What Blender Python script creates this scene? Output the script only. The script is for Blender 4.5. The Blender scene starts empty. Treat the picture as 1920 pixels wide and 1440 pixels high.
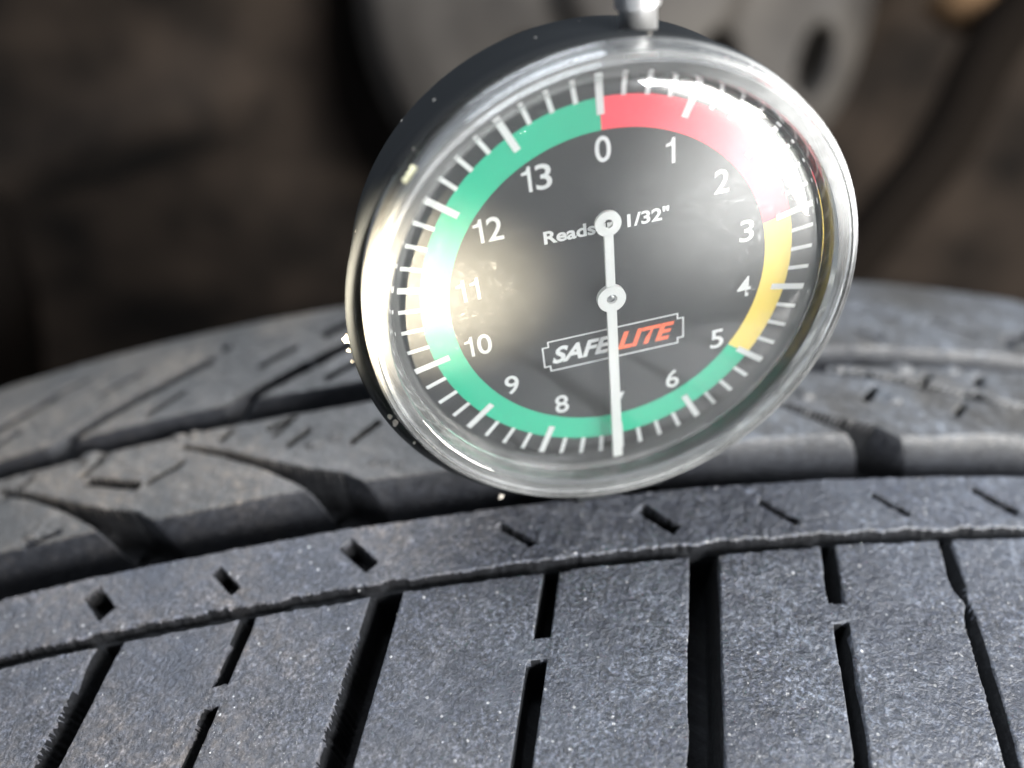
import bpy, bmesh, math, random
import numpy as np
from mathutils import Matrix, Vector

random.seed(4)
RNG = np.random.default_rng(7)
sc = bpy.context.scene
COL = sc.collection

# ------------------------------------------------------------------ camera
CAM_POS = (-0.005069, -0.060009, 0.073460)
CAM_ROT = Matrix(((0.991846, 0.110717, -0.063112),
                  (-0.121103, 0.664579, -0.737339),
                  (-0.039693, 0.738970, 0.672568)))
cam = bpy.data.cameras.new("camera")
cam_ob = bpy.data.objects.new("camera", cam)
COL.objects.link(cam_ob)
cam_ob.matrix_world = Matrix.Translation(CAM_POS) @ CAM_ROT.to_4x4()
cam.sensor_width = 36.0
cam.lens = 1550.0 / 1920.0 * 36.0
cam.clip_start = 0.002
cam.clip_end = 50.0
cam.dof.use_dof = True
cam.dof.focus_distance = 0.078
cam.dof.aperture_fstop = cam.lens / 2.9          # 2.9 mm entrance pupil
sc.camera = cam_ob

# ------------------------------------------------------------------ light
world = bpy.data.worlds.new("World")
sc.world = world
world.use_nodes = True
wbg = world.node_tree.nodes["Background"]
wbg.inputs[0].default_value = (0.80, 0.88, 1.0, 1)
wbg.inputs[1].default_value = 0.22


def lamp(name, loc, target, size, power, color, size_y=None):
    l = bpy.data.lights.new(name, 'AREA')
    l.shape = 'RECTANGLE' if size_y else 'DISK'
    l.size = size
    if size_y:
        l.size_y = size_y
    l.energy = power
    l.color = color
    o = bpy.data.objects.new(name, l)
    COL.objects.link(o)
    o.location = loc
    d = Vector(target) - Vector(loc)
    o.rotation_euler = d.to_track_quat('-Z', 'Y').to_euler()
    return o


lamp("back_fill", (-0.18, 0.50, 0.95), (0, 0, 0.0), 0.95, 34.0, (0.86, 0.92, 1.0), 0.70)  # added soft light behind the tyre for tread sheen; no window stands there
lamp("highlight_fill", (0.63, -0.70, 0.45), (0, 0, 0.01), 0.46, 40.0, (0.97, 0.98, 1.0), 0.28)  # added light, placed to give the lens its top highlight
lamp("side_highlight_fill", (0.62, -0.44, 0.0), (0, 0, 0.03), 0.34, 30.0, (1.0, 0.97, 0.90))  # added light that makes the hot spot on the lens's right side



def glare_spot(name, loc, target, half_angle, power, color):  # narrow added spot, stands in for glare on the lens
    l = bpy.data.lights.new(name, 'SPOT')
    l.energy = power
    l.color = color
    l.spot_size = 2 * math.radians(half_angle)
    l.spot_blend = 1.0
    l.shadow_soft_size = 0.006
    o = bpy.data.objects.new(name, l)
    COL.objects.link(o)
    o.location = loc
    o.rotation_euler = (Vector(target) - Vector(loc)).to_track_quat('-Z', 'Y').to_euler()
    return o


glare_spot("left_glare_spot", (-0.42, -0.50, 0.16), (-0.0068, 0.0012, 0.0298), 0.27, 5600.0, (1.0, 0.86, 0.62))  # added spot that makes the warm glare on the lens haze
glare_spot("right_glare_spot", (0.45, -0.55, 0.22), (0.0242, 0.0040, 0.0366), 0.80, 1900.0, (1.0, 0.98, 0.94))  # added spot that widens the right-hand glare on the lens
glare_spot("front_haze_spot", (0.10, -0.75, 0.10), (0.0140, -0.0010, 0.0270), 1.3, 14.0, (0.95, 0.97, 1.0))  # added weak spot for the grey haze over the dial centre

sc.view_settings.view_transform = 'Standard'
sc.view_settings.look = 'None'
sc.view_settings.exposure = 0.0
sc.view_settings.gamma = 1.0
sc.render.engine = 'CYCLES'
sc.cycles.use_denoising = True
sc.cycles.caustics_reflective = True
sc.cycles.caustics_refractive = True
sc.cycles.blur_glossy = 0.3
sc.cycles.sample_clamp_indirect = 6.0
sc.cycles.max_bounces = 14
sc.cycles.transmission_bounces = 12
sc.cycles.transparent_max_bounces = 12


# ------------------------------------------------------------------ helpers
def mat(name):
    m = bpy.data.materials.new(name)
    m.use_nodes = True
    nt = m.node_tree
    b = nt.nodes["Principled BSDF"]
    return m, nt, b


def simple(name, col, rough=0.5, metal=0.0, spec=0.5):
    m, nt, b = mat(name)
    b.inputs["Base Color"].default_value = (*col, 1)
    b.inputs["Roughness"].default_value = rough
    b.inputs["Metallic"].default_value = metal
    b.inputs["Specular IOR Level"].default_value = spec
    return m


def N(nt, t, **kw):
    n = nt.nodes.new(t)
    for k, v in kw.items():
        if k in n.inputs:
            n.inputs[k].default_value = v
        else:
            setattr(n, k, v)
    return n


def ramp(nt, stops, interp='LINEAR'):
    n = nt.nodes.new('ShaderNodeValToRGB')
    cr = n.color_ramp
    cr.interpolation = interp
    while len(cr.elements) < len(stops):
        cr.elements.new(0.5)
    for e, (p, c) in zip(cr.elements, stops):
        e.position = p
        e.color = (*c, 1) if len(c) == 3 else c
    return n


def np_mesh(name, V, F, smooth=True):
    """V (n,3), F (m,4) or (m,3) integer array"""
    me = bpy.data.meshes.new(name)
    V = np.asarray(V, np.float32)
    F = np.asarray(F, np.int32)
    k = F.shape[1]
    me.vertices.add(len(V))
    me.vertices.foreach_set("co", V.ravel())
    me.loops.add(F.size)
    me.loops.foreach_set("vertex_index", F.ravel())
    me.polygons.add(len(F))
    me.polygons.foreach_set("loop_start", np.arange(0, F.size, k, dtype=np.int32))
    me.update(calc_edges=True)
    me.polygons.foreach_set("use_smooth", np.full(len(F), smooth))
    me.validate()
    return me


def obj(name, me, m, parent=None, loc=None):
    o = bpy.data.objects.new(name, me)
    COL.objects.link(o)
    if m is not None and me is not None:
        if len(me.materials) == 0:
            me.materials.append(m)
    if parent is not None:
        o.parent = parent
    if loc is not None:
        o.location = loc
    return o


def empty(name, label, cat, matrix, group=None):
    o = bpy.data.objects.new(name, None)
    COL.objects.link(o)
    o.empty_display_size = 0.01
    o.matrix_world = matrix
    o["label"] = label
    o["category"] = cat
    if group:
        o["group"] = group
    return o


def bm_mesh(name, bm, smooth=False):
    bmesh.ops.recalc_face_normals(bm, faces=bm.faces[:])
    me = bpy.data.meshes.new(name)
    bm.to_mesh(me)
    bm.free()
    for p in me.polygons:
        p.use_smooth = smooth
    return me


def lathe(profile, seg=128, closed=True, centre=lambda i: (0.0, 0.0), name="lathe", smooth=True):
    """profile list of (r, z) revolved round z; closed profile loops round"""
    n = len(profile)
    V, F = [], []
    for i, (r, z) in enumerate(profile):
        cx, cy = centre(i)
        for j in range(seg):
            a = 2 * math.pi * j / seg
            V.append((cx + r * math.sin(a), cy + r * math.cos(a), z))
    m = n if closed else n - 1
    for i in range(m):
        i2 = (i + 1) % n
        for j in range(seg):
            j2 = (j + 1) % seg
            F.append((i * seg + j, i * seg + j2, i2 * seg + j2, i2 * seg + j))
    bm = bmesh.new()
    vs = [bm.verts.new(v) for v in V]
    for f in F:
        try:
            bm.faces.new([vs[q] for q in f])
        except ValueError:
            pass
    bmesh.ops.remove_doubles(bm, verts=bm.verts[:], dist=1e-7)
    return bm_mesh(name, bm, smooth)


# ------------------------------------------------------------------ procedural noise in numpy
def value_noise(x, y, seed):
    g = np.random.default_rng(seed).random((257, 257)).astype(np.float32)
    xi = np.floor(x).astype(int)
    yi = np.floor(y).astype(int)
    fx = x - xi
    fy = y - yi
    fx = fx * fx * (3 - 2 * fx)
    fy = fy * fy * (3 - 2 * fy)
    a = g[xi % 257, yi % 257]
    b = g[(xi + 1) % 257, yi % 257]
    c = g[xi % 257, (yi + 1) % 257]
    d = g[(xi + 1) % 257, (yi + 1) % 257]
    return (a * (1 - fx) + b * fx) * (1 - fy) + (c * (1 - fx) + d * fx) * fy - 0.5


def sstep(t):
    t = np.clip(t, 0, 1)
    return t * t * (3 - 2 * t)


# ------------------------------------------------------------------ materials: rubber
def rubber(name, base, dust=0.5, bump=1.0, scale=1.0, specks=0.55, spec=0.55, rlo=0.42, rhi=0.72):
    m, nt, b = mat(name)
    tc = N(nt, 'ShaderNodeTexCoord')
    L = nt.links.new
    n1 = N(nt, 'ShaderNodeTexNoise', Scale=3200.0 * scale, Detail=4.0, Roughness=0.6)
    n2 = N(nt, 'ShaderNodeTexNoise', Scale=95.0, Detail=5.0, Roughness=0.6)
    n3 = N(nt, 'ShaderNodeTexNoise', Scale=900.0 * scale, Detail=3.0, Roughness=0.65)
    for n in (n1, n2, n3):
        L(tc.outputs['Object'], n.inputs['Vector'])
    # greyish dust film in patches with a grainy break-up
    r2 = ramp(nt, [(0.38, (0, 0, 0)), (0.72, (1, 1, 1))])
    L(n2.outputs['Fac'], r2.inputs['Fac'])
    r3 = ramp(nt, [(0.42, (0.25, 0.25, 0.25)), (0.66, (1, 1, 1))])
    L(n3.outputs['Fac'], r3.inputs['Fac'])
    mul = N(nt, 'ShaderNodeMath', operation='MULTIPLY')
    L(r2.outputs['Color'], mul.inputs[0])
    L(r3.outputs['Color'], mul.inputs[1])
    mul2 = N(nt, 'ShaderNodeMath', operation='MULTIPLY')
    L(mul.outputs[0], mul2.inputs[0])
    mul2.inputs[1].default_value = dust
    mx = N(nt, 'ShaderNodeMix', data_type='RGBA')
    mx.inputs['A'].default_value = (*base, 1)
    sx = N(nt, 'ShaderNodeSeparateXYZ')
    L(tc.outputs['Object'], sx.inputs[0])
    nb = N(nt, 'ShaderNodeTexNoise', Scale=28.0, Detail=4.0, Roughness=0.6)
    L(tc.outputs['Object'], nb.inputs['Vector'])
    sb = N(nt, 'ShaderNodeMath', operation='MULTIPLY_ADD')
    L(sx.outputs[0], sb.inputs[0])
    sb.inputs[1].default_value = -9.0
    L(nb.outputs['Fac'], sb.inputs[2])
    rb_ = ramp(nt, [(0.45, (0.125, 0.141, 0.168)), (0.82, (0.165, 0.132, 0.100))])  # dust tint carries warm light at left and cool at right, as colour
    L(sb.outputs[0], rb_.inputs['Fac'])
    L(rb_.outputs['Color'], mx.inputs['B'])
    L(mul2.outputs[0], mx.inputs['Factor'])
    # pale mineral specks
    vo = N(nt, 'ShaderNodeTexVoronoi', Scale=900.0 * scale)
    L(tc.outputs['Object'], vo.inputs['Vector'])
    rv = ramp(nt, [(0.10, (1, 1, 1)), (0.17, (0, 0, 0))])
    L(vo.outputs['Distance'], rv.inputs['Fac'])
    sel = N(nt, 'ShaderNodeSeparateColor')
    L(vo.outputs['Color'], sel.inputs[0])
    gt = N(nt, 'ShaderNodeMath', operation='GREATER_THAN')
    L(sel.outputs[0], gt.inputs[0])
    gt.inputs[1].default_value = specks
    ms = N(nt, 'ShaderNodeMath', operation='MULTIPLY')
    L(rv.outputs['Color'], ms.inputs[0])
    L(gt.outputs[0], ms.inputs[1])
    mx2 = N(nt, 'ShaderNodeMix', data_type='RGBA')
    L(ms.outputs[0], mx2.inputs['Factor'])
    L(mx.outputs['Result'], mx2.inputs['A'])
    mx2.inputs['B'].default_value = (0.20, 0.20, 0.20, 1)
    gr = N(nt, 'ShaderNodeTexNoise', Scale=2300.0 * scale, Detail=2.0, Roughness=0.7)
    L(tc.outputs['Object'], gr.inputs['Vector'])
    rg = ramp(nt, [(0.36, (0.40, 0.40, 0.40)), (0.52, (1, 1, 1)), (0.66, (2.5, 2.5, 2.5))])
    L(gr.outputs['Fac'], rg.inputs['Fac'])
    mg = N(nt, 'ShaderNodeMix', data_type='RGBA', blend_type='MULTIPLY')
    # polished and grainy patches alternate
    npz = N(nt, 'ShaderNodeTexNoise', Scale=150.0, Detail=3.0, Roughness=0.6, Distortion=0.6)
    L(tc.outputs['Object'], npz.inputs['Vector'])
    rpz = ramp(nt, [(0.36, (0.25 * bump, 0.25 * bump, 0.25 * bump)), (0.60, (bump, bump, bump))])
    L(npz.outputs['Fac'], rpz.inputs['Fac'])
    L(rpz.outputs['Color'], mg.inputs['Factor'])
    L(mx2.outputs['Result'], mg.inputs['A'])
    L(rg.outputs['Color'], mg.inputs['B'])
    # oblique scuff streaks left by the road
    ms1 = N(nt, 'ShaderNodeMapping')
    ms1.inputs['Rotation'].default_value = (0, 0, 0.75)
    ms2 = N(nt, 'ShaderNodeMapping')
    ms2.inputs['Scale'].default_value = (0.16, 1.0, 1.0)
    L(tc.outputs['Object'], ms1.inputs['Vector'])
    L(ms1.outputs[0], ms2.inputs['Vector'])
    sn = N(nt, 'ShaderNodeTexNoise', Scale=1300.0, Detail=3.0, Roughness=0.6)
    L(ms2.outputs[0], sn.inputs['Vector'])
    rs = ramp(nt, [(0.35, (0.72, 0.72, 0.72)), (0.55, (1, 1, 1)), (0.70, (1.55, 1.55, 1.52))])
    L(sn.outputs['Fac'], rs.inputs['Fac'])
    mgs = N(nt, 'ShaderNodeMix', data_type='RGBA', blend_type='MULTIPLY')
    mgs.inputs['Factor'].default_value = 0.85
    L(mg.outputs['Result'], mgs.inputs['A'])
    L(rs.outputs['Color'], mgs.inputs['B'])
    L(mgs.outputs['Result'], b.inputs['Base Color'])
    rr = ramp(nt, [(0.35, (rlo, rlo, rlo)), (0.7, (rhi, rhi, rhi))])
    L(n3.outputs['Fac'], rr.inputs['Fac'])
    L(rr.outputs['Color'], b.inputs['Roughness'])
    b.inputs['Specular IOR Level'].default_value = spec
    ad = N(nt, 'ShaderNodeMath', operation='ADD')
    L(n1.outputs['Fac'], ad.inputs[0])
    L(n3.outputs['Fac'], ad.inputs[1])
    bp = N(nt, 'ShaderNodeBump', Strength=1.0 * bump, Distance=0.00022)
    L(ad.outputs[0], bp.inputs['Height'])
    L(bp.outputs['Normal'], b.inputs['Normal'])
    return m


M_RUB = rubber("worn_tread_rubber", (0.0225, 0.0252, 0.034), 0.46, 1.0, specks=0.70, rlo=0.38, rhi=0.72)
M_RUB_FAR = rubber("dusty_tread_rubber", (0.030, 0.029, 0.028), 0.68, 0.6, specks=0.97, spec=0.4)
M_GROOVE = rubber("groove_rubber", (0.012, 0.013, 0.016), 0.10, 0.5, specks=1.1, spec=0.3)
M_SHADE_BLACK = rubber("shade_black_groove_wall_rubber", (0.007, 0.0075, 0.0085), 0.04, 0.4, specks=1.1, spec=0.12, rlo=0.8, rhi=0.95)  # unworn black, made darker still to carry the shade inside grooves
M_SIDE = rubber("sidewall_rubber", (0.030, 0.030, 0.032), 0.25, 0.3)

# ------------------------------------------------------------------ tyre
R = 320.0                      # mm
TYRE_BASE = Vector((0.0, 0.007, -2 * R / 1000.0))
tyre = empty("tyre", "worn black car tyre with dusty tread blocks and deep grooves", "tyre",
             Matrix.Translation(TYRE_BASE))

s_ax = np.concatenate([np.arange(-104, -62, 0.6), np.arange(-62, 66, 0.125), np.arange(66, 104.1, 0.45)])
w_ax = np.concatenate([np.arange(-52, -35, 0.5), np.arange(-35, -9.8, 0.15), np.arange(-9.8, 0.7, 0.105), np.arange(0.7, 8, 0.15), np.arange(8, 48, 0.28), np.arange(48, 60.1, 0.5)])
SS, WW = np.meshgrid(s_ax, w_ax, indexing='ij')
SS = (SS + 0.2877 * np.minimum(WW + 9.37, 0)).astype(np.float32)     # grid lines run along the cross grooves
WW = WW.astype(np.float32)


def crown(w):
    d = np.zeros_like(w)
    a = np.clip(w - 18, 0, None)
    d -= a * a / 230.0
    e = np.clip(w - 47, 0, None)
    d -= e * e / 12.0
    b = np.clip(-w - 30, 0, None)
    d -= b * b / 60.0
    return d


depth = np.zeros_like(SS)


def carve(sd, D, rmp):
    """sd: signed distance, negative inside; D depth (may be an array); rmp wall ramp width"""
    global depth
    depth = np.maximum(depth, D * sstep(-sd / rmp + 0.15))
    depth = np.maximum(depth, 0.16 * sstep((0.42 - sd) / 0.62) ** 2)          # worn, rounded edge


def edge_noise(a, period, amp, seed):
    return amp * 2 * value_noise(a / period, np.zeros_like(a) + seed * 3.3, seed)


# main circumferential groove (near wall steep, far wall sloping)
far_edge = 7.4 + edge_noise(SS, 9, 0.35, 3)
near_edge = edge_noise(SS, 0.8, 0.06, 5) + edge_noise(SS, 4, 0.07, 6)
md = 8.2 * np.minimum(sstep((WW - near_edge) / 0.5), sstep((far_edge - WW) / 3.6))
depth = np.maximum(depth, md)

# second circumferential groove
g2a = 20.7 + edge_noise(SS, 12, 0.25, 8)
g2b = 25.6 + edge_noise(SS, 12, 0.25, 9)
depth = np.maximum(depth, 4.4 * np.minimum(sstep((WW - g2a) / 1.2), sstep((g2b - WW) / 2.2)))

# shallow ragged decoupling groove behind the shoulder blocks
ta = -9.45 + edge_noise(SS, 0.7, 0.10, 11) + edge_noise(SS, 3, 0.14, 12)
tb = -7.55 + edge_noise(SS, 0.55, 0.16, 13) + edge_noise(SS, 2.4, 0.22, 14)
depth = np.maximum(depth, 1.25 * np.minimum(sstep((WW - ta) / 0.45), sstep((tb - WW) / 0.7)))

# lateral grooves across the shoulder
SL = 0.2877
lat = [  # left edge at wB, right edge at wB, gap (w0,w1) or None, depth, serration
    (-75.2, -72.3, None, 6.2, 0.3), (-60.3, -58.7, (-16.6, -18.9), 5.0, 0.15),
    (-45.6, -42.97, None, 6.4, 0.34), (-30.3, -28.78, (-16.4, -18.7), 5.2, 0.2),
    (-16.4, -13.34, None, 6.4, 0.36), (1.65, 3.22, (-16.8, -19.2), 5.2, 0.26),
    (17.55, 20.49, None, 6.5, 0.30), (32.15, 33.75, (-16.4, -18.8), 5.2, 0.14),
    (46.16, 47.75, 'pinch', 5.0, 0.16), (62.0, 64.8, None, 6.2, 0.3), (77.0, 78.6, (-16.6, -18.9), 5.0, 0.1)]
dWB = WW + 9.37
for i, (a, b, gap, D, ser) in enumerate(lat):
    sh = SS - SL * dWB
    tooth = np.abs(((WW / 0.70 + 0.9 * value_noise(WW / 1.3, SS * 0 + i, 40 + i)) % 1.0) - 0.35)
    low = sstep((-WW - 12.0) / 5.0)
    la = a - (0.3 if gap is None else 0.1) - 0.6 * ser * low * (1.2 - 2.0 * tooth) * np.clip(0.25 + 2.2 * value_noise(WW / 1.9, SS * 0 + 5, 60 + i), 0, 1.4) \
        + edge_noise(WW, 3.5, 0.08, 70 + i)
    rb = b + edge_noise(WW, 2.8, 0.06, 80 + i)
    if gap == 'pinch':
        pin = np.exp(-((WW + 17.2) / 1.3) ** 2)
        jog = 0.35 * sstep((-WW - 16.8) / 1.0)
        la = la + 0.75 * pin + jog
        rb = rb - 0.30 * pin + jog * 0.3
    if gap and gap != 'pinch':
        la = la + 0.22 * sstep((-WW - 17.5) / 1.0) * (1 if i != 5 else -1.2)
    sd = np.maximum(la - sh, sh - rb)
    sd = np.maximum(sd, WW + 8.6)
    if gap and gap != 'pinch':
        g0, g1 = gap
        sd = np.maximum(sd, np.minimum(g0 - WW, WW - g1) + edge_noise(SS, 0.6, 0.1, 90 + i))
    carve(sd, D, 0.42)


def capsule(p, q, hw, D, rmp=0.35, hw2=None, square=True):
    px, py = p
    qx, qy = q
    dx, dy = qx - px, qy - py
    ln = math.hypot(dx, dy)
    dx /= ln
    dy /= ln
    box = (SS > min(px, qx) - 6) & (SS < max(px, qx) + 6) & (WW > min(py, qy) - 6) & (WW < max(py, qy) + 6)
    if not box.any():
        return
    S = SS[box]
    Wd = WW[box]
    t = (S - px) * dx + (Wd - py) * dy
    u = np.abs(-(S - px) * dy + (Wd - py) * dx)
    h = hw if hw2 is None else hw + (hw2 - hw) * np.clip(t / ln, 0, 1)
    nse = 0.05 * 2 * value_noise(S / 0.5, Wd / 0.5, 17)
    if square:
        sd = np.maximum(u - h, np.maximum(-t, t - ln)) + nse
    else:
        tt = np.clip(t, 0, ln)
        sd = np.hypot(t - tt, u) - h + nse
    depth[box] = np.maximum(depth[box], D * sstep(-sd / rmp + 0.15))


# small oblique sipes of the narrow rib
for p, q, wd in [((-63.4, -1.9), (-60.6, -5.3), 1.2), ((-48.4, -1.9), (-45.7, -5.4), 1.95), ((-34.05, -2.4), (-31.4, -5.8), 1.15),
                 ((-19.6, -1.9), (-16.6, -5.6), 1.75), ((-2.5, -2.3), (0.85, -5.4), 0.92), ((13.7, -2.1), (16.9, -5.75), 1.55),
                 ((27.5, -2.6), (30.7, -5.85), 0.98), ((41.4, -2.45), (44.5, -5.75), 0.92), ((54.8, -2.0), (58.6, -5.75), 1.4),
                 ((69.0, -2.2), (72.4, -5.8), 0.9)]:
    capsule(p, q, wd / 2, 3.4, 0.22)
capsule((1.2, -5.1), (0.4, -5.5), 0.35, 1.2, 0.25)
capsule((30.9, -5.6), (30.2, -6.0), 0.4, 1.4, 0.25)

# swept grooves of the inner rib
depth_before = depth.copy()
for o in (-51.2, -25.6, 0.0, 34.0, 67.5, 102.0):
    pts = [(-41.5, 18.6, 0.30), (-35.6, 15.7, 0.45), (-30.2, 12.6, 0.62), (-25.2, 9.4, 1.15), (-21.2, 6.9, 2.1), (-17.2, 3.2, 2.7)]
    dp = [2.2, 3.4, 3.0, 6.0, 8.0, 8.2]
    for i in range(5):
        a, b = pts[i], pts[i + 1]
        capsule((a[0] + o, a[1]), (b[0] + o, b[1]), a[2], 0.5 * (dp[i] + dp[i + 1]), 0.55, b[2], square=False)
dsw = np.where(depth > depth_before + 0.3, depth, 0)
# short sipes of the inner rib
for o in (-25.6, 0.0, 34.0, 67.5, 102.0):
    capsule((-52.3 + o + 25.6, 20.3), (-55.1 + o + 25.6, 17.2), 0.35, 1.8, 0.4) if o in (0.0,) else None
for p, q, a, D in [((-52.3, 20.3), (-55.1, 17.2), 0.55, 2.2), ((-54.2, 16.2), (-46.1, 13.1), 0.6, 3.2), ((-45.4, 13.4), (-40.9, 15.9), 0.5, 2.4),
                   ((-19.4, 13.6), (-15.6, 16.8), 0.42, 3.0), ((-36.7, 18.4), (-35.2, 19.8), 0.55, 1.4),
                   ((48.1, 13.6), (51.2, 16.3), 0.55, 3.2), ((67.3, 17.2), (69.5, 19.5), 0.6, 2.8), ((-59.7, 7.6), (-55.0, 8.4), 0.4, 2.0),
                   ((40.0, 20.9), (52.0, 18.6), 0.75, 3.0), ((52.0, 18.6), (72.0, 13.0), 0.8, 3.0), ((72.0, 13.0), (82.0, 9.5), 1.1, 5.0),
                   ((-75.0, 13.0), (-70.0, 15.0), 0.4, 2.0)]:
    capsule(p, q, a, D, 0.45)
# far rib: slanting grooves and round wear holes
for o in (-25.4, 0.0, 25.4):
    capsule((-63.0 + o, 23.6), (-50.8 + o, 31.6), 1.15, 3.4, 1.1, 1.2)
    capsule((-50.8 + o, 31.6), (-41.0 + o, 38.0), 1.2, 3.2, 1.1, 0.9)
for p, q in [((-48.6, 27.0), (-43.6, 30.6)), ((-74.0, 27.4), (-69.0, 31.0)), ((-33.5, 33.0), (-28.0, 37.0)), ((-58.0, 35.2), (-52.0, 39.4)), ((-23.4, 27.0), (-18.4, 30.6)),
             ((-69.0, 37.5), (-62.0, 41.8)), ((54.0, 30.0), (58.0, 27.4)), ((70.0, 34.5), (76.0, 30.5))]:
    capsule(p, q, 0.62, 2.4, 0.8)
for p, q in [((-30.5, 18.6), (-27.4, 20.0)), ((-66.0, 16.5), (-62.2, 19.6)), ((-27.5, 15.0), (-24.6, 17.4)), ((60.0, 10.8), (63.2, 13.4)), ((58.6, 17.6), (61.2, 19.4))]:
    capsule(p, q, 0.45, 2.4, 0.5)
capsule((-24.6, 38.9), (-17.0, 44.5), 1.0, 3.2, 1.0)
capsule((-40.4, 40.6), (-39.0, 41.0), 0.9, 3.0, 0.8)
capsule((81.0, 30.2), (86.0, 31.6), 1.0, 3.5, 0.8)
capsule((86.0, 31.6), (94.0, 37.0), 0.9, 3.5, 0.8)
capsule((80.5, 29.5), (80.0, 27.0), 0.8, 2.0, 0.8)

hgt = crown(WW) - depth
# moulding nubs
for (a, b, r, z) in [(-23.9, 14.5, 1.0, 0.5), (-21.3, 15.0, 0.8, 0.45), (-54.2, 20.4, 1.3, 0.9), (57.0, 20.2, 1.25, 0.8), (65.0, 20.4, 0.9, 0.6),
                     (40.1, 14.6, 1.0, 0.7), (52.3, 13.6, 0.9, 0.6), (-42.4, 20.6, 0.7, 0.5), (-40.3, 20.6, 0.7, 0.5), (-16.5, 9.6, 0.4, 0.3),
                     (-14.9, 9.1, 0.4, 0.3), (-13.3, 8.6, 0.4, 0.3), (-59.2, 8.9, 0.7, 0.5)]:
    q = 1 - ((SS - a) ** 2 / (1.6 * r * r) + (WW - b) ** 2 / (r * r))
    hgt = np.maximum(hgt, hgt + z * np.sqrt(np.clip(q, 0, None)))
# rounded, abraded surface relief
fine = (SS > -66) & (SS < 70) & (WW < 9)
topm = sstep(1.0 - depth / 1.0)
rel = 0.085 * value_noise(SS / 0.38, WW / 0.38, 21) + 0.085 * value_noise(SS / 1.1, WW / 1.1, 22) + 0.16 * value_noise(SS / 6.0, WW / 6.0, 23)
rel = rel + np.where(fine, 0.045 * (RNG.random(SS.shape) - 0.5) + 0.05 * np.clip(value_noise(SS / 0.22, WW / 0.22, 24) - 0.15, 0, None), 0)
hgt = hgt + rel * (0.10 + 0.90 * sstep(1.0 - depth / 0.5))

X = (R + hgt) * np.sin(SS / R) / 1000.0
Z = (R + hgt) * np.cos(SS / R) / 1000.0 - R / 1000.0
P = np.stack([X, WW / 1000.0, Z], -1) - np.array(TYRE_BASE)
ns, nw = SS.shape
idx = np.arange(ns * nw).reshape(ns, nw)
Q = np.stack([idx[:-1, :-1], idx[1:, :-1], idx[1:, 1:], idx[:-1, 1:]], -1).reshape(-1, 4)
fs = 0.25 * (SS[:-1, :-1] + SS[1:, :-1] + SS[1:, 1:] + SS[:-1, 1:]).ravel()
fw_ = 0.25 * (WW[:-1, :-1] + WW[1:, :-1] + WW[1:, 1:] + WW[:-1, 1:]).ravel()
fd = 0.25 * (depth[:-1, :-1] + depth[1:, :-1] + depth[1:, 1:] + depth[:-1, 1:]).ravel()
fdsw = 0.25 * (dsw[:-1, :-1] + dsw[1:, :-1] + dsw[1:, 1:] + dsw[:-1, 1:]).ravel()
lab = np.zeros(len(Q), np.int32)
# 1 narrow rib, 2 inner rib, 3 far rib, 4 main groove, 5 far groove, 10+ shoulder blocks, 30+ lateral groove floors
lab[(fw_ > -8.7) & (fw_ <= 0.35)] = 1
lab[(fw_ > 0.35) & (fw_ <= 5.4)] = 4
lab[(fw_ > 5.4) & (fw_ <= 22.0)] = 2
lab[(fw_ > 22.0) & (fw_ <= 23.8)] = 5
lab[fw_ > 23.8] = 3
shf = fs - SL * (fw_ + 9.37)
mids = sorted(0.5 * (a + b) for a, b, g, D, s_ in lat if not (g and g != 'pinch'))
blk = np.searchsorted(mids, shf)
m_sh = fw_ <= -8.7
lab[m_sh] = 10 + blk[m_sh]
for i, c in enumerate(mids):
    lab[m_sh & (np.abs(shf - c) < 2.2) & (fd > 4.2)] = 30 + i
names = {1: ("narrow_rib", M_RUB), 2: ("inner_rib", M_RUB_FAR), 3: ("far_rib", M_RUB_FAR), 4: ("main_groove", M_GROOVE), 5: ("far_groove", M_GROOVE)}
Pf = P.reshape(-1, 3)
# walls below the abraded surface: black of unworn rubber, darkened further for groove shade
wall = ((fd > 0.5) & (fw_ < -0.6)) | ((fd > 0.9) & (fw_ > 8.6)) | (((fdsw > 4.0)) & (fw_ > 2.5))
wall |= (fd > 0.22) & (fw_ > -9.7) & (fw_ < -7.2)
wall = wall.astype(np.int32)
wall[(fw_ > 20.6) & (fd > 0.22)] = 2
wall[(wall == 0) & (fd > 0.18) & (fw_ > 0.35) & (fw_ < 8.8)] = 2  # shade painted on upper groove walls that the lamps would brighten
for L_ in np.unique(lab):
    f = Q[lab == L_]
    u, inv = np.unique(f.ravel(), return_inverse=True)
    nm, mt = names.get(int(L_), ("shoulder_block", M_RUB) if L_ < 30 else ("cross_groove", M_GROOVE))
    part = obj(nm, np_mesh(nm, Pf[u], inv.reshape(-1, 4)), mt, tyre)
    part.data.materials.append(M_SHADE_BLACK)
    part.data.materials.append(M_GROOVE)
    part.data.polygons.foreach_set("material_index", wall[lab == L_].astype(np.int32))

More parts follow.
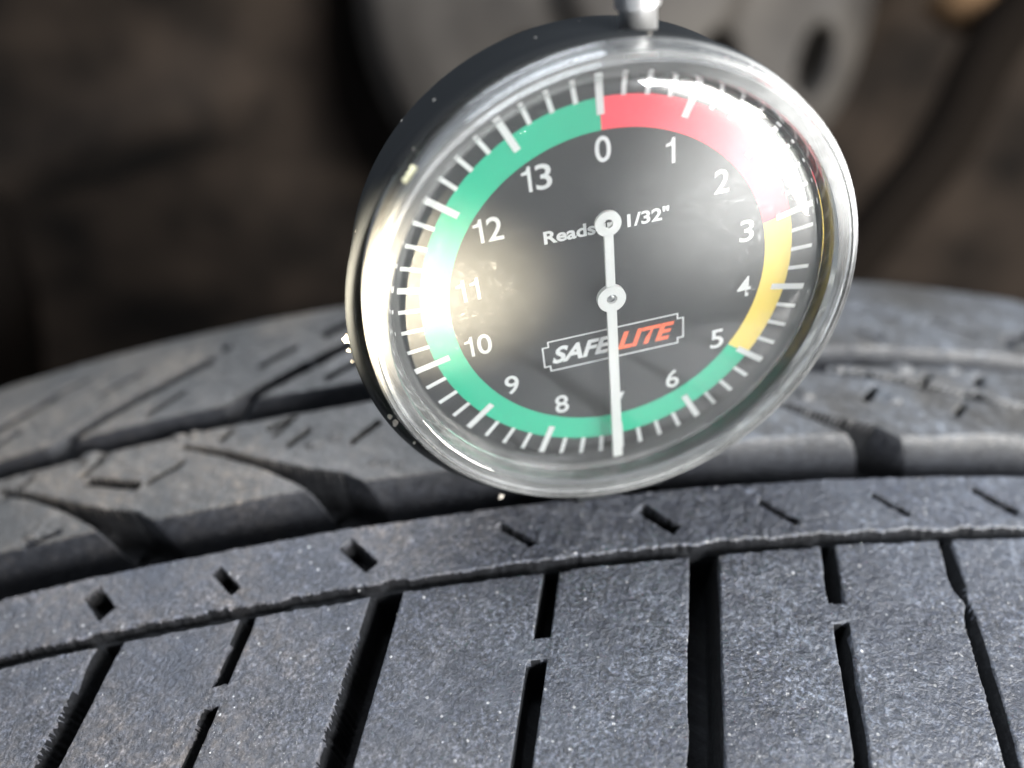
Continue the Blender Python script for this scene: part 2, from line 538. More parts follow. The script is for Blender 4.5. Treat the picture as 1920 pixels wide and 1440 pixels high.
# rest of the tyre: tread band round the remaining circumference and the two sidewalls
ws = np.concatenate([np.arange(-52, -10, 3.0), [-9.6, -9.0, -8.2, -7.8, -4, 0.0, 0.5, 1.5, 3.5, 6.0, 7.8], np.arange(10, 21, 2.5), [21.3, 22.3, 23.6, 24.8], np.arange(27, 61, 2.0), [60.0]]).astype(np.float32)
dd = np.zeros_like(ws)
dd = np.maximum(dd, 8.2 * np.minimum(sstep(ws / 0.5), sstep((7.4 - ws) / 3.6)))
dd = np.maximum(dd, 4.4 * np.minimum(sstep((ws - 20.7) / 1.2), sstep((25.6 - ws) / 2.2)))
dd = np.maximum(dd, 1.1 * ((ws > -9.3) & (ws < -8.0)))
hh = crown(ws) - dd
th = np.linspace(104.0 / R, 2 * math.pi - 104.0 / R, 260)
T, Hh = np.meshgrid(th, hh, indexing='ij')
_, Ww = np.meshgrid(th, ws, indexing='ij')
Pb = np.stack([(R + Hh) * np.sin(T) / 1000, Ww / 1000, (R + Hh) * np.cos(T) / 1000 - R / 1000], -1) - np.array(TYRE_BASE)
ii = np.arange(Pb.shape[0] * Pb.shape[1]).reshape(Pb.shape[:2])
Fq = np.stack([ii[:-1, :-1], ii[1:, :-1], ii[1:, 1:], ii[:-1, 1:]], -1).reshape(-1, 4)
obj("tread_band", np_mesh("tread_band", Pb.reshape(-1, 3), Fq), M_RUB_FAR, tyre)


def side(ws_, hs_):
    th2 = np.linspace(0, 2 * math.pi, 241)
    V = []
    for t in th2[:-1]:
        for w_, h_ in zip(ws_, hs_):
            V.append(((R + h_) * math.sin(t) / 1000, w_ / 1000, (R + h_) * math.cos(t) / 1000 - R / 1000))
    V = np.array(V) - np.array(TYRE_BASE)
    n = len(ws_)
    F = [(i * n + j, ((i + 1) % 240) * n + j, ((i + 1) % 240) * n + j + 1, i * n + j + 1) for i in range(240) for j in range(n - 1)]
    return np_mesh("sidewall", V, np.array(F))


h60 = float(crown(np.array([60.0]))[0])
h52 = float(crown(np.array([-52.0]))[0])
obj("sidewall", side([60, 64, 68, 71, 72, 70, 66, 60, 56], [h60, h60 - 7, h60 - 16, h60 - 30, h60 - 46, h60 - 62, h60 - 78, h60 - 92, h60 - 100]), M_SIDE, tyre)
obj("sidewall", side([-52, -56, -60, -62, -62, -59, -54, -47, -42], [h52, h52 - 6, h52 - 15, h52 - 30, h52 - 48, h52 - 66, h52 - 84, h52 - 100, h52 - 108]), M_SIDE, tyre)

# loose sand grains on the near tread (too many and too small to count)
m_grain, nt, b = mat("sand_grain")
b.inputs['Base Color'].default_value = (0.26, 0.26, 0.26, 1)
b.inputs['Roughness'].default_value = 0.25
ico = [(0, 0, 1), (0.894, 0, 0.447), (0.276, 0.851, 0.447), (-0.724, 0.526, 0.447), (-0.724, -0.526, 0.447), (0.276, -0.851, 0.447),
       (0.724, 0.526, -0.447), (-0.276, 0.851, -0.447), (-0.894, 0, -0.447), (-0.276, -0.851, -0.447), (0.724, -0.526, -0.447), (0, 0, -1)]
icf = [(0, 1, 2), (0, 2, 3), (0, 3, 4), (0, 4, 5), (0, 5, 1), (1, 6, 2), (2, 7, 3), (3, 8, 4), (4, 9, 5), (5, 10, 1),
       (6, 7, 2), (7, 8, 3), (8, 9, 4), (9, 10, 5), (10, 6, 1), (11, 7, 6), (11, 8, 7), (11, 9, 8), (11, 10, 9), (11, 6, 10)]
GV, GF = [], []
ico_a = np.array(ico)
cnt = 0
while cnt < 8000:
    a = RNG.uniform(-62, 66)
    b_ = RNG.uniform(-36, 0)
    if value_noise(np.array([a / 7.0]), np.array([b_ / 7.0]), 33)[0] + RNG.uniform(-0.22, 0.22) < 0.08:
        continue
    i = int(np.argmin(np.abs(s_ax + 0.2877 * min(b_ + 9.37, 0) - a)))
    j = int(np.argmin(np.abs(w_ax - b_)))
    if depth[i, j] > 0.6:
        continue
    r = 0.030 * math.exp(RNG.normal(0, 0.40))
    if RNG.random() < 0.004:
        r *= 2.0
    sq = RNG.uniform(0.55, 1.3, 3)
    rot = Matrix.Rotation(RNG.uniform(0, 6.28), 3, Vector(RNG.normal(size=3)).normalized())
    v = (ico_a * RNG.uniform(0.6, 1.15, (12, 3)) * r * sq) @ np.array(rot).T
    hh_ = hgt[i, j] + 0.3 * r
    v = np.stack([(R + hh_ + v[:, 2]) * np.sin((a + v[:, 0]) / R), b_ + v[:, 1], (R + hh_ + v[:, 2]) * np.cos((a + v[:, 0]) / R) - R], -1) / 1000
    GV.append(v)
    GF.append(np.array(icf) + 12 * cnt)
    cnt += 1
g = obj("sand_grains", np_mesh("sand_grains", np.concatenate(GV), np.concatenate(GF), False), m_grain)
g["kind"] = "stuff"
g["label"] = "tiny pale sand grains scattered over the near tread blocks"
g["category"] = "sand"

# ------------------------------------------------------------------ dial gauge
U = 0.0171171                                   # metres per dial unit (radius of the tick feet)
ax = Vector((0.99351524, 0.09351396, 0.06467306)).normalized()
az = Vector((0.08687271, -0.99130527, 0.09882814)).normalized()
ay = az.cross(ax).normalized()
ax = ay.cross(az)
DIAL_C = Vector((0.01047762, 0.00429206, 0.02610125))
BASE_OFF = 1.50
rotm = Matrix((ax, ay, az)).transposed()
base = DIAL_C - ay * (BASE_OFF * U)
gauge = empty("tread_depth_gauge", "round black dial tread depth gauge standing on the tyre tread", "depth gauge",
              Matrix.Translation(base) @ rotm.to_4x4())
OFF = (0.0, BASE_OFF * U, 0.0)


def gp(name, me, m, parent=None):
    o = obj(name, me, m, parent or gauge)
    if parent is None:
        o.location = OFF
    return o


def scaled(me):
    me.transform(Matrix.Scale(U, 4))
    return me


# --- materials of the gauge
def case_mat():
    m, nt, b = mat("black_case_plastic")
    L = nt.links.new
    tc = N(nt, 'ShaderNodeTexCoord')
    n = N(nt, 'ShaderNodeTexNoise', Scale=2200.0, Detail=3.0)
    L(tc.outputs['Object'], n.inputs['Vector'])
    vo = N(nt, 'ShaderNodeTexVoronoi', Scale=900.0)
    L(tc.outputs['Object'], vo.inputs['Vector'])
    rv = ramp(nt, [(0.09, (1, 1, 1)), (0.14, (0, 0, 0))])
    L(vo.outputs['Distance'], rv.inputs['Fac'])
    sc_ = N(nt, 'ShaderNodeSeparateColor')
    L(vo.outputs['Color'], sc_.inputs[0])
    gt = N(nt, 'ShaderNodeMath', operation='GREATER_THAN')
    L(sc_.outputs[1], gt.inputs[0])
    gt.inputs[1].default_value = 0.93
    mu = N(nt, 'ShaderNodeMath', operation='MULTIPLY')
    L(rv.outputs['Color'], mu.inputs[0])
    L(gt.outputs[0], mu.inputs[1])
    mx = N(nt, 'ShaderNodeMix', data_type='RGBA')
    mx.inputs['A'].default_value = (0.012, 0.013, 0.014, 1)
    mx.inputs['B'].default_value = (0.5, 0.47, 0.42, 1)
    L(mu.outputs[0], mx.inputs['Factor'])
    L(mx.outputs['Result'], b.inputs['Base Color'])
    b.inputs['Roughness'].default_value = 0.6
    b.inputs['Specular IOR Level'].default_value = 0.0
    bp = N(nt, 'ShaderNodeBump', Strength=0.4, Distance=0.00006)
    L(n.outputs['Fac'], bp.inputs['Height'])
    L(bp.outputs['Normal'], b.inputs['Normal'])
    return m


def lens_mat():
    m, nt, b = mat("scratched_clear_acrylic")
    L = nt.links.new
    out = nt.nodes["Material Output"]
    b.inputs['Base Color'].default_value = (0.97, 0.99, 0.98, 1)
    b.inputs['Roughness'].default_value = 0.02
    b.inputs['Transmission Weight'].default_value = 1.0
    b.inputs['IOR'].default_value = 1.49
    tc = N(nt, 'ShaderNodeTexCoord')
    b.inputs['Coat Weight'].default_value = 0.25
    b.inputs['Coat Roughness'].default_value = 0.20
    b.inputs['Coat IOR'].default_value = 1.45
    # hairline scratches: thin bands of distorted, stretched noise at several angles
    prev = None
    for k, (ang, sc_) in enumerate([(0.3, 900), (1.1, 1100), (1.9, 1000), (2.7, 1250)]):
        mp = N(nt, 'ShaderNodeMapping')
        mp.inputs['Rotation'].default_value = (0, 0, ang)
        mp2 = N(nt, 'ShaderNodeMapping')
        mp2.inputs['Scale'].default_value = (1.0, 0.30, 0.0)
        mp2.inputs['Location'].default_value = (0.3 * k, 0.1 * k, 0.2 * k)
        L(tc.outputs['Object'], mp.inputs['Vector'])
        L(mp.outputs[0], mp2.inputs['Vector'])
        wz = N(nt, 'ShaderNodeTexNoise', Scale=float(sc_), Detail=1.0, Distortion=2.0)
        L(mp2.outputs[0], wz.inputs['Vector'])
        rp = ramp(nt, [(0.490, (0, 0, 0)), (0.5, (1, 1, 1)), (0.510, (0, 0, 0))])
        L(wz.outputs['Fac'], rp.inputs['Fac'])
        nk = N(nt, 'ShaderNodeTexNoise', Scale=620.0, Detail=2.0)
        L(mp.outputs[0], nk.inputs['Vector'])
        rk = ramp(nt, [(0.52, (0, 0, 0)), (0.62, (1, 1, 1))])
        L(nk.outputs['Fac'], rk.inputs['Fac'])
        mm = N(nt, 'ShaderNodeMath', operation='MULTIPLY')
        L(rp.outputs['Color'], mm.inputs[0])
        L(rk.outputs['Color'], mm.inputs[1])
        if prev is None:
            prev = mm.outputs[0]
        else:
            mxx = N(nt, 'ShaderNodeMath', operation='MAXIMUM')
            L(prev, mxx.inputs[0])
            L(mm.outputs[0], mxx.inputs[1])
            prev = mxx.outputs[0]
    # the frosted moulded flange outside the window
    sp = N(nt, 'ShaderNodeSeparateXYZ')
    L(tc.outputs['Object'], sp.inputs[0])
    cb = N(nt, 'ShaderNodeCombineXYZ')
    L(sp.outputs[0], cb.inputs[0])
    L(sp.outputs[1], cb.inputs[1])
    ln_ = N(nt, 'ShaderNodeVectorMath', operation='LENGTH')
    L(cb.outputs[0], ln_.inputs[0])
    dv = N(nt, 'ShaderNodeMath', operation='DIVIDE')
    L(ln_.outputs['Value'], dv.inputs[0])
    dv.inputs[1].default_value = 1.5 * U
    g_ = lambda v: (v, v, v)
    mr = ramp(nt, [(1.195 / 1.5, g_(0.0)), (1.205 / 1.5, g_(0.05)), (1.228 / 1.5, g_(0.028)), (1.318 / 1.5, g_(0.028)), (1.329 / 1.5, g_(0.16)),
                   (1.340 / 1.5, g_(0.04)), (1.356 / 1.5, g_(0.05)), (1.364 / 1.5, g_(0.14)), (1.374 / 1.5, g_(0.03))])
    L(dv.outputs[0], mr.inputs['Fac'])
    n2 = N(nt, 'ShaderNodeTexNoise', Scale=160.0, Detail=5.0, Roughness=0.65)
    L(tc.outputs['Object'], n2.inputs['Vector'])
    r2 = ramp(nt, [(0.35, (0.25, 0.25, 0.25)), (0.70, (1, 1, 1))])
    L(n2.outputs['Fac'], r2.inputs['Fac'])
    fl = N(nt, 'ShaderNodeMath', operation='MULTIPLY')
    L(mr.outputs[0], fl.inputs[0])
    L(r2.outputs['Color'], fl.inputs[1])
    mu = N(nt, 'ShaderNodeMath', operation='MULTIPLY')
    L(prev, mu.inputs[0])
    L(r2.outputs['Color'], mu.inputs[1])
    ma = N(nt, 'ShaderNodeMath', operation='MULTIPLY_ADD')
    L(mu.outputs[0], ma.inputs[0])
    ma.inputs[1].default_value = 0.025
    ma.inputs[2].default_value = 0.010
    ad = N(nt, 'ShaderNodeMath', operation='ADD')
    L(ma.outputs[0], ad.inputs[0])
    L(fl.outputs[0], ad.inputs[1])
    df = N(nt, 'ShaderNodeBsdfDiffuse')
    df.inputs['Color'].default_value = (0.85, 0.87, 0.88, 1)
    mix = N(nt, 'ShaderNodeMixShader')
    L(ad.outputs[0], mix.inputs[0])
    L(b.outputs[0], mix.inputs[1])
    L(df.outputs[0], mix.inputs[2])
    L(mix.outputs[0], out.inputs['Surface'])
    return m


M_CASE = case_mat()
M_LENS = lens_mat()
M_DIAL = simple("black_dial_print", (0.010, 0.011, 0.013), 0.5)
M_WHITE = simple("white_print", (0.86, 0.86, 0.88), 0.5)
M_GREEN = simple("green_print", (0.002, 0.39, 0.235), 0.5)
M_RED = simple("red_print", (0.80, 0.045, 0.075), 0.5)
M_YEL = simple("yellow_print", (0.90, 0.66, 0.11), 0.5)
M_ORANGE = simple("orange_red_print", (0.80, 0.13, 0.05), 0.5)
M_NEEDLE = simple("white_needle_paint", (0.90, 0.90, 0.90), 0.4)
M_CHROME = simple("chrome", (0.92, 0.92, 0.93), 0.38, 1.0)
M_STEEL = simple("brushed_steel", (0.55, 0.55, 0.56), 0.3, 1.0)
M_CHIP = simple("paint_chip", (0.28, 0.26, 0.23), 0.8)

# --- case: slightly tapered cup, its lip a little off the dial's centre
prof = [(0.0, -0.42), (1.20, -0.42), (1.33, -0.415), (1.375, -0.395), (1.392, -0.36), (1.412, -0.10), (1.42, -0.02), (1.43, 0.0), (1.438, 0.03),
        (1.44, 0.07), (1.432, 0.10), (1.415, 0.105), (1.40, 0.085), (1.40, -0.03), (0.0, -0.03)]


def case_c(i):
    z = prof[i][1]
    t = min(max((z + 0.42) / 0.5, 0), 1)
    if i >= 12:
        return (-0.035, -0.035)
    return (-0.045 - 0.005 * t, -0.02 - 0.03 * t)


gp("case", scaled(lathe(prof, 160, False, case_c, "case")), M_CASE)

# --- lens: thick watch-glass acrylic cap
outer = [(0.0, 0.168), (0.45, 0.167), (0.80, 0.163), (0.98, 0.157), (1.08, 0.149), (1.14, 0.140), (1.19, 0.128), (1.222, 0.116), (1.238, 0.118),
         (1.244, 0.160), (1.251, 0.215), (1.260, 0.236), (1.274, 0.244), (1.322, 0.254), (1.329, 0.246), (1.336, 0.255), (1.354, 0.256), (1.367, 0.247), (1.374, 0.230),
         (1.376, 0.150), (1.382, 0.145), (1.386, 0.135), (1.388, -0.015)]
inner = [(1.350, -0.015), (1.350, 0.186), (1.344, 0.202), (1.330, 0.209), (1.277, 0.200), (1.260, 0.190), (1.248, 0.130), (1.236, 0.086), (1.222, 0.078),
         (1.19, 0.088), (1.14, 0.099), (1.08, 0.107), (0.95, 0.114), (0.5, 0.120), (0.0, 0.121)]
lens = gp("lens", scaled(lathe(outer + inner, 192, False, lambda i: (-0.012, -0.02), "lens")), M_LENS)
lens.data.set_sharp_from_angle(angle=math.radians(32))

# --- dial face and its print
def disc(r0, r1, a0, a1, z, seg=96, name="band"):
    V, F = [], []
    n = max(2, int(seg * (a1 - a0) / (2 * math.pi)) + 1)
    for i in range(n + 1):
        a = a0 + (a1 - a0) * i / n
        V += [(r0 * math.sin(a), r0 * math.cos(a), z), (r1 * math.sin(a), r1 * math.cos(a), z)]
    for i in range(n):
        F.append((2 * i, 2 * i + 1, 2 * i + 3, 2 * i + 2))
    me = bpy.data.meshes.new(name)
    me.from_pydata(V, [], F)
    return me


dial = gp("dial_face", scaled(lathe([(0.0, 0.0), (1.345, 0.0), (1.345, -0.028), (0.0, -0.028)], 128, False, name="dial_face", smooth=False)), M_DIAL)
TW = 2 * math.pi / 14
gp("green_band", scaled(disc(0.917, 1.078, 5 * TW, 14 * TW, 0.003)), M_GREEN, dial)
gp("red_band", scaled(disc(0.917, 1.078, 0, 3 * TW, 0.003)), M_RED, dial)
gp("yellow_band", scaled(disc(0.917, 1.078, 3 * TW, 5 * TW, 0.003)), M_YEL, dial)


def quad(name, x0, x1, y0, y1, z):
    me = bpy.data.meshes.new(name)
    me.from_pydata([(x0, y0, z), (x1, y0, z), (x1, y1, z), (x0, y1, z)], [], [(0, 1, 2, 3)])
    return scaled(me)


me_major = quad("tick_mark", -0.019, 0.019, 0.995, 1.205, 0.006)
me_minor = quad("tick_mark", -0.0125, 0.0125, 1.075, 1.20, 0.006)
for i in range(56):
    o = gp("tick_mark", me_major if i % 4 == 0 else me_minor, M_WHITE, dial)
    o.rotation_euler = (0, 0, -i * 2 * math.pi / 56)


def text_mesh(name, s, size, bold=0.0, shear=0.0, spacing=1.0, align='CENTER'):
    cu = bpy.data.curves.new(name, 'FONT')
    cu.body = s
    cu.size = size
    cu.align_x = align
    cu.align_y = 'CENTER'
    cu.offset = bold
    cu.shear = shear
    cu.space_character = spacing
    cu.resolution_u = 6
    t = bpy.data.objects.new(name, cu)
    COL.objects.link(t)
    dg = bpy.context.evaluated_depsgraph_get()
    me = bpy.data.meshes.new_from_object(t.evaluated_get(dg))
    bpy.data.objects.remove(t)
    bpy.data.curves.remove(cu)
    me.name = name
    me.materials.clear()
    co = np.zeros(len(me.vertices) * 3, np.float32)
    me.vertices.foreach_get("co", co)
    co = co.reshape(-1, 3)
    mn, mx_ = co.min(0), co.max(0)
    co[:, :2] -= 0.5 * (mn + mx_)[:2]
    me.vertices.foreach_set("co", co.ravel())
    return me, (mx_ - mn)


def put_text(name, s, x, y, height, m, parent, bold=0.0, shear=0.0, width=None, z=0.006, spacing=1.0):
    me, ext = text_mesh(name, s, 1.0, bold, shear, spacing)
    k = height / ext[1]
    kx = k if width is None else width / ext[0]
    me.transform(Matrix.Translation((x, y, z)) @ Matrix.Diagonal((kx, k, 1, 1)))
    return gp(name, scaled(me), m, parent)


def numeral_mesh(st_, height):
    """upright grotesque figures; the 1 has a flag"""
    bm = bmesh.new()
    x = 0.0
    for ch in st_:
        if ch == '1':
            w1, sw_ = 0.40 * height, 0.135 * height
            pts = [(w1 - sw_, 0), (w1, 0), (w1, height), (w1 - sw_ * 0.8, height), (w1 - sw_ * 1.3, 0.84 * height), (w1 - sw_ * 2.7, 0.78 * height),
                   (w1 - sw_ * 2.7, 0.68 * height), (w1 - sw_, 0.69 * height)]
            bm.faces.new([bm.verts.new((x + px_, py_, 0)) for px_, py_ in pts])
            x += w1 + 0.16 * height
        else:
            me, ext = text_mesh("figure", ch, 1.0, 0.012)
            k = height / ext[1]
            wd = 0.62 * height
            me.transform(Matrix.Translation((x + wd / 2, height / 2, 0)) @ Matrix.Diagonal((wd / ext[0], k, 1, 1)))
            bm.from_mesh(me)
            bpy.data.meshes.remove(me)
            x += wd + 0.14 * height
    x -= 0.14 * height
    me = bpy.data.meshes.new("numeral")
    bm.to_mesh(me)
    bm.free()
    me.transform(Matrix.Translation((-x / 2, -height / 2, 0)))
    return me


for n in range(14):
    a = n * TW
    r = 0.820
    me = numeral_mesh(str(n), 0.136)
    me.transform(Matrix.Translation((r * math.sin(a), r * math.cos(a), 0.006)))
    gp("numeral", scaled(me), M_WHITE, dial)
put_text("caption", 'Reads in 1/32"', -0.003, 0.398, 0.080, M_WHITE, dial, bold=0.03, width=0.70)

# logo panel: notched outline, white and orange-red slanted capitals
lx0, lx1, ly0, ly1, nt_ = -0.437, 0.430, -0.478, -0.262, 0.035
o_pts = [(lx0 + nt_, ly0), (lx1 - nt_, ly0), (lx1 - nt_, ly0 + nt_), (lx1, ly0 + nt_), (lx1, ly1 - nt_), (lx1 - nt_, ly1 - nt_), (lx1 - nt_, ly1),
         (lx0 + nt_, ly1), (lx0 + nt_, ly1 - nt_), (lx0, ly1 - nt_), (lx0, ly0 + nt_), (lx0 + nt_, ly0 + nt_)]
bm = bmesh.new()
cx_, cy_ = 0.5 * (lx0 + lx1), 0.5 * (ly0 + ly1)
lw = 0.009
ins = []
for (x, y) in o_pts:
    ins.append((x - lw * (1 if x > cx_ else -1), y - lw * (1 if y > cy_ else -1)))
vo_ = [bm.verts.new((x, y, 0.006)) for x, y in o_pts]
vi_ = [bm.verts.new((x, y, 0.006)) for x, y in ins]
for i in range(12):
    j = (i + 1) % 12
    bm.faces.new((vo_[i], vo_[j], vi_[j], vi_[i]))
logo = gp("logo_frame", scaled(bm_mesh("logo_frame", bm)), M_WHITE, dial)
put_text("logo_lettering", "SAFE", -0.196, -0.370, 0.118, M_WHITE, dial, bold=0.035, shear=0.35, width=0.375)
put_text("logo_lettering", "LITE", 0.195, -0.370, 0.118, M_ORANGE, dial, bold=0.035, shear=0.35, width=0.355)

# --- needle: pointer, tail ring and hub ring in one flat piece with thickness
NH = 0.066
bm = bmesh.new()


def ring(bm, cx, cy, r0, r1, z0, z1, seg=40):
    vs = []
    for i in range(seg):
        a = 2 * math.pi * i / seg
        c, s = math.cos(a), math.sin(a)
        vs.append([bm.verts.new((cx + r * c, cy + r * s, z)) for r, z in ((r0, z0), (r1, z0), (r1, z1), (r0, z1))])
    for i in range(seg):
        j = (i + 1) % seg
        for k in range(4):
            k2 = (k + 1) % 4
            bm.faces.new((vs[i][k], vs[j][k], vs[j][k2], vs[i][k2]))


def bar(bm, pts, z0, z1):
    lo = [bm.verts.new((x, y, z0)) for x, y in pts]
    hi = [bm.verts.new((x, y, z1)) for x, y in pts]
    bm.faces.new(lo[::-1])
    bm.faces.new(hi)
    n = len(pts)
    for i in range(n):
        j = (i + 1) % n
        bm.faces.new((lo[i], lo[j], hi[j], hi[i]))


ring(bm, 0, 0, 0.030, 0.082, NH - 0.008, NH + 0.022)
ring(bm, 0, 0.458, 0.026, 0.072, NH - 0.006, NH + 0.012)
bar(bm, [(-0.026, 0.07), (0.026, 0.07), (0.025, 0.40), (-0.025, 0.40)], NH - 0.006, NH + 0.012)
bar(bm, [(-0.030, -1.185), (0.030, -1.185), (0.028, -0.07), (-0.028, -0.07)], NH - 0.006, NH + 0.012)
needle = gp("needle", scaled(bm_mesh("needle", bm)), M_NEEDLE)
needle.rotation_euler = (0, 0, math.radians(-0.9))
needle.location = Vector(OFF) + Vector((-0.022 * U, -0.018 * U, 0))
gp("hub_pin", scaled(lathe([(0.0, NH + 0.010), (0.022, NH + 0.010), (0.028, NH - 0.01), (0.028, -0.003), (0.0, -0.003)], 32, False, name="hub_pin")), M_STEEL, needle)

# --- chrome plunger stem at the top
st = lathe([(0.0, 1.28), (0.090, 1.28), (0.090, 1.447), (0.094, 1.450), (0.106, 1.452), (0.109, 1.458), (0.109, 2.35),
            (0.105, 2.37), (0.09, 2.375), (0.0, 2.375)], 48, False, name="stem")
st.transform(Matrix.Translation((0.222, 0, -0.035)) @ Matrix.Rotation(math.radians(-90), 4, 'X') @ Matrix.Scale(-1, 4, (0, 1, 0)))
gp("stem", scaled(st), M_CHROME)
# flat foot of the case, seated on the rib at the groove edge
ft = bmesh.new()
bmesh.ops.create_cube(ft, size=1.0)
for v in ft.verts:
    v.co = Vector((-0.05 + v.co.x * 0.62, -1.462 + v.co.y * 0.116, -0.16 + v.co.z * 0.60))
bmesh.ops.bevel(ft, geom=ft.edges[:], offset=0.018, segments=2, affect='EDGES')
gp("foot", scaled(bm_mesh("foot", ft)), M_CASE)
# steel probe under the case reaching into the main groove
pb = lathe([(0.0, 1.36), (0.05, 1.36), (0.05, 1.62), (0.035, 1.78), (0.0, 1.79)], 24, False, name="probe")
pb.transform(Matrix.Translation((-0.04, 0, -0.22)) @ Matrix.Rotation(math.radians(90), 4, 'X'))
gp("probe", scaled(pb), M_STEEL)


def chip(x, y, z, r, seed, m=M_CHIP, flat=0.45):
    bm = bmesh.new()
    bmesh.ops.create_icosphere(bm, subdivisions=2, radius=r)
    rg = random.Random(seed)
    for v in bm.verts:
        v.co *= rg.uniform(0.65, 1.25)
        v.co.z *= flat
        v.co.x *= 0.9
        v.co += Vector((x, y, z))
    return gp("paint_chip", scaled(bm_mesh("paint_chip", bm)), m)


for k, (ang, rr_, z, r) in enumerate([(274.4, 1.447, 0.05, 0.034), (271.5, 1.452, 0.05, 0.016), (268.5, 1.452, 0.05, 0.012), (252.0, 1.40, 0.10, 0.018), (249.6, 1.40, 0.10, 0.022),
                                      (211.5, 1.50, 0.09, 0.020)]):
    a = math.radians(ang)
    chip(-0.05 + rr_ * math.sin(a), -0.05 + rr_ * math.cos(a), z, r, 20 + k)
M_CHIP2 = simple("yellow_chip", (0.45, 0.44, 0.30), 0.7)
for k in range(3):
    a = math.radians(314 + 1.3 * k)
    chip(-0.012 + 1.378 * math.sin(a), -0.02 + 1.378 * math.cos(a), 0.20, 0.022, 50 + k, M_CHIP2)

# ------------------------------------------------------------------ background: what stands behind the tyre
M_PLATE_, nt, b = mat("cast_grey_metal")
tc = N(nt, 'ShaderNodeTexCoord')
nn = N(nt, 'ShaderNodeTexNoise', Scale=30.0, Detail=4.0)
nt.links.new(tc.outputs['Object'], nn.inputs['Vector'])
rp = ramp(nt, [(0.35, (0.017, 0.015, 0.0135)), (0.7, (0.037, 0.033, 0.029))])
nt.links.new(nn.outputs['Fac'], rp.inputs['Fac'])
nt.links.new(rp.outputs['Color'], b.inputs['Base Color'])
b.inputs['Specular IOR Level'].default_value = 0.2
b.inputs['Roughness'].default_value = 0.7
M_LINER, nt, b = mat("brown_black_liner_felt")
tc = N(nt, 'ShaderNodeTexCoord')
nn = N(nt, 'ShaderNodeTexNoise', Scale=14.0, Detail=3.0)
nt.links.new(tc.outputs['Object'], nn.inputs['Vector'])
rp = ramp(nt, [(0.35, (0.004, 0.0032, 0.0027)), (0.7, (0.023, 0.0170, 0.0130))])
nt.links.new(nn.outputs['Fac'], rp.inputs['Fac'])
nt.links.new(rp.outputs['Color'], b.inputs['Base Color'])
b.inputs['Specular IOR Level'].default_value = 0.1
b.inputs['Roughness'].default_value = 0.9

def px_ray(x, y, d):
    """point d metres along the camera axis through photo pixel (x, y); used once to lay out the blurred background"""
    v = CAM_ROT @ Vector(((x - 960) / 1550, -(y - 720) / 1550, -1.0))
    return Vector(CAM_POS) + v * d


# round plate with oval holes
pc = px_ray(1220, -50, 0.46)
pz = (Vector(CAM_POS) - pc).normalized()
pz = (pz + Vector((0.25, 0, 0.1))).normalized()
px = Vector((0, 0, 1)).cross(pz).normalized()
py = pz.cross(px)
plate = empty("hub_plate", "blurred round grey metal plate with dark oval holes behind the gauge", "metal plate",
              Matrix.Translation(pc) @ Matrix((px, py, pz)).transposed().to_4x4())
def plate_disc():
    """cast disc with a raised rim and hub and real through holes"""
    holes = [(0.0690, -0.0345, 0.0070, 0.0130, -0.35), (0.0255, -0.0310, 0.009, 0.010, 0.0), (-0.045, -0.030, 0.009, 0.012, 0.5), (-0.02, 0.055, 0.009, 0.011, 0.2)]
    n = 150
    Rr = 0.110
    xs = np.linspace(-Rr, Rr, n)
    Xg, Yg = np.meshgrid(xs, xs, indexing='ij')
    # square to disc mapping keeps a clean round rim
    u, v = Xg / Rr, Yg / Rr
    Xd = u * np.sqrt(1 - v * v / 2) * Rr
    Yd = v * np.sqrt(1 - u * u / 2) * Rr
    r = np.hypot(Xd, Yd)
    z = 0.012 * sstep((0.040 - r) / 0.012) + 0.003 * sstep((r - 0.070) / 0.02) * sstep((0.108 - r) / 0.006) - 0.010 * sstep((r - 0.100) / 0.010)
    z = z + 0.010 * np.exp(-(((Xd - 0.070) / 0.020) ** 2 + ((Yd + 0.046) / 0.020) ** 2))
    z = z + 0.006 * np.exp(-(((Xd - 0.082) / 0.012) ** 2 + ((Yd - 0.004) / 0.03) ** 2))
    z = z - 3.2 * r * r
    keep = np.ones_like(r, bool)
    for hx, hy, ha, hb, an in holes:
        c, s_ = math.cos(an), math.sin(an)
        dx, dy = Xd - hx, Yd - hy
        q = np.hypot((dx * c + dy * s_) / ha, (-dx * s_ + dy * c) / hb)
        z = z - 0.018 * sstep((1.15 - q) / 0.3)
        keep &= q > 0.45
    ii = np.arange(n * n).reshape(n, n)
    Qd = np.stack([ii[:-1, :-1], ii[1:, :-1], ii[1:, 1:], ii[:-1, 1:]], -1).reshape(-1, 4)
    kf = keep.ravel()[Qd].all(1)
    return np_mesh("disc", np.stack([Xd, Yd, z], -1).reshape(-1, 3), Qd[kf])


pl = obj("disc", plate_disc(), M_PLATE_, plate)
pl.scale = (1.533, 1.533, 1.533)
md_ = pl.modifiers.new("thickness", 'SOLIDIFY')
md_.thickness = 0.008
md_.offset = -1.0
liner_me_pts = []
V, F = [], []
nu, nv = 120, 60
for i in range(nu + 1):
    for j in range(nv + 1):
        u = -0.95 + 1.9 * i / nu
        v = j / nv
        z = 0.06 - 0.75 * v
        y = 0.52 + 0.10 * math.cos(u * 2.0) + 0.012 * math.sin(u * 18 + 3 * v) - 0.10 * (1 - v) ** 2
        q0, q1 = px_ray(-40, 330, 0.62), px_ray(380, 150, 0.62)
        tt = min(max(((u - q0.x) * (q1.x - q0.x) + (z - q0.z) * (q1.z - q0.z)) / ((q1.x - q0.x) ** 2 + (q1.z - q0.z) ** 2), 0), 1)
        dl = math.hypot(u - q0.x - tt * (q1.x - q0.x), z - q0.z - tt * (q1.z - q0.z))
        y -= 0.05 * math.exp(-(dl / 0.03) ** 2)
        V.append((u, y, z))
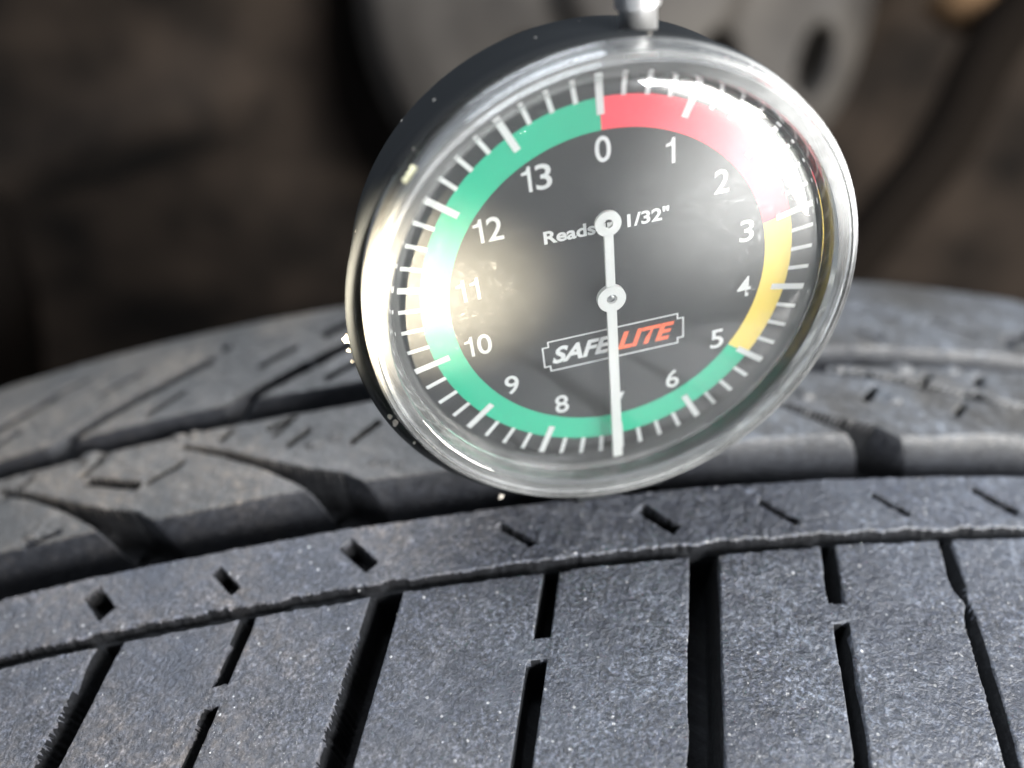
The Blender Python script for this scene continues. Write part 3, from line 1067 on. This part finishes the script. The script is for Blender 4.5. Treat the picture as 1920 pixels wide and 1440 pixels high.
for i in range(nu):
    for j in range(nv):
        a = i * (nv + 1) + j
        F.append((a, a + nv + 1, a + nv + 2, a + 1))
ln = obj("wheel_arch_liner", np_mesh("wheel_arch_liner", np.array(V), np.array(F)), M_LINER)
sm = ln.modifiers.new("thickness", 'SOLIDIFY')
sm.thickness = 0.006
ln["label"] = "dark brown blurred wheel arch liner filling the background"
ln["category"] = "wheel arch"


def tube(name, pts, r, m, label, cat, seg=14):
    bm = bmesh.new()
    rings = []
    n = len(pts)
    for i, p in enumerate(pts):
        t = (pts[min(i + 1, n - 1)] - pts[max(i - 1, 0)]).normalized()
        a_ = t.cross(Vector((0.2, 0.3, 1))).normalized()
        b_ = t.cross(a_)
        ri = r[i] if isinstance(r, (list, tuple)) else r
        rings.append([bm.verts.new(p + (a_ * math.cos(q) + b_ * math.sin(q)) * ri) for q in [2 * math.pi * k / seg for k in range(seg)]])
    for i in range(n - 1):
        for k in range(seg):
            k2 = (k + 1) % seg
            bm.faces.new((rings[i][k], rings[i][k2], rings[i + 1][k2], rings[i + 1][k]))
    bm.faces.new(rings[0])
    bm.faces.new(rings[-1])
    o = obj(name, bm_mesh(name, bm, True), m)
    o["label"] = label
    o["category"] = cat
    return o


def spline(P, n=24):
    out = []
    for i in range(len(P) - 1):
        p0, p1, p2, p3 = P[max(i - 1, 0)], P[i], P[i + 1], P[min(i + 2, len(P) - 1)]
        for k in range(n):
            t = k / n
            out.append(0.5 * ((2 * p1) + (p2 - p0) * t + (2 * p0 - 5 * p1 + 4 * p2 - p3) * t * t + (3 * p1 - p0 - 3 * p2 + p3) * t ** 3))
    out.append(P[-1])
    return out


M_HOSE = simple("black_hose_rubber", (0.0045, 0.0036, 0.003), 0.95, 0.0, 0.0)
M_TAN = simple("tan_bracket_paint", (0.070, 0.042, 0.022), 0.9, 0.0, 0.1)
tube("brake_hose", spline([px_ray(1990, -60, 0.50), px_ray(1860, 90, 0.50), px_ray(1775, 260, 0.50), px_ray(1650, 420, 0.50), px_ray(1550, 540, 0.51)], 10), 0.017, M_HOSE,
     "black hose curving down along the right edge of the grey plate", "hose")
tube("bracket", [px_ray(1790, -40, 0.52), px_ray(1830, 10, 0.52), px_ray(1850, 50, 0.52)], [0.024, 0.022, 0.012], M_TAN,
     "small tan bracket above the hose in the top right corner", "bracket")
tube("damper", [px_ray(-60, 380, 0.43), px_ray(-10, 560, 0.43), px_ray(10, 760, 0.44)], [0.018, 0.020, 0.020], M_HOSE,
     "black damper tube standing at the far left behind the tyre", "damper")
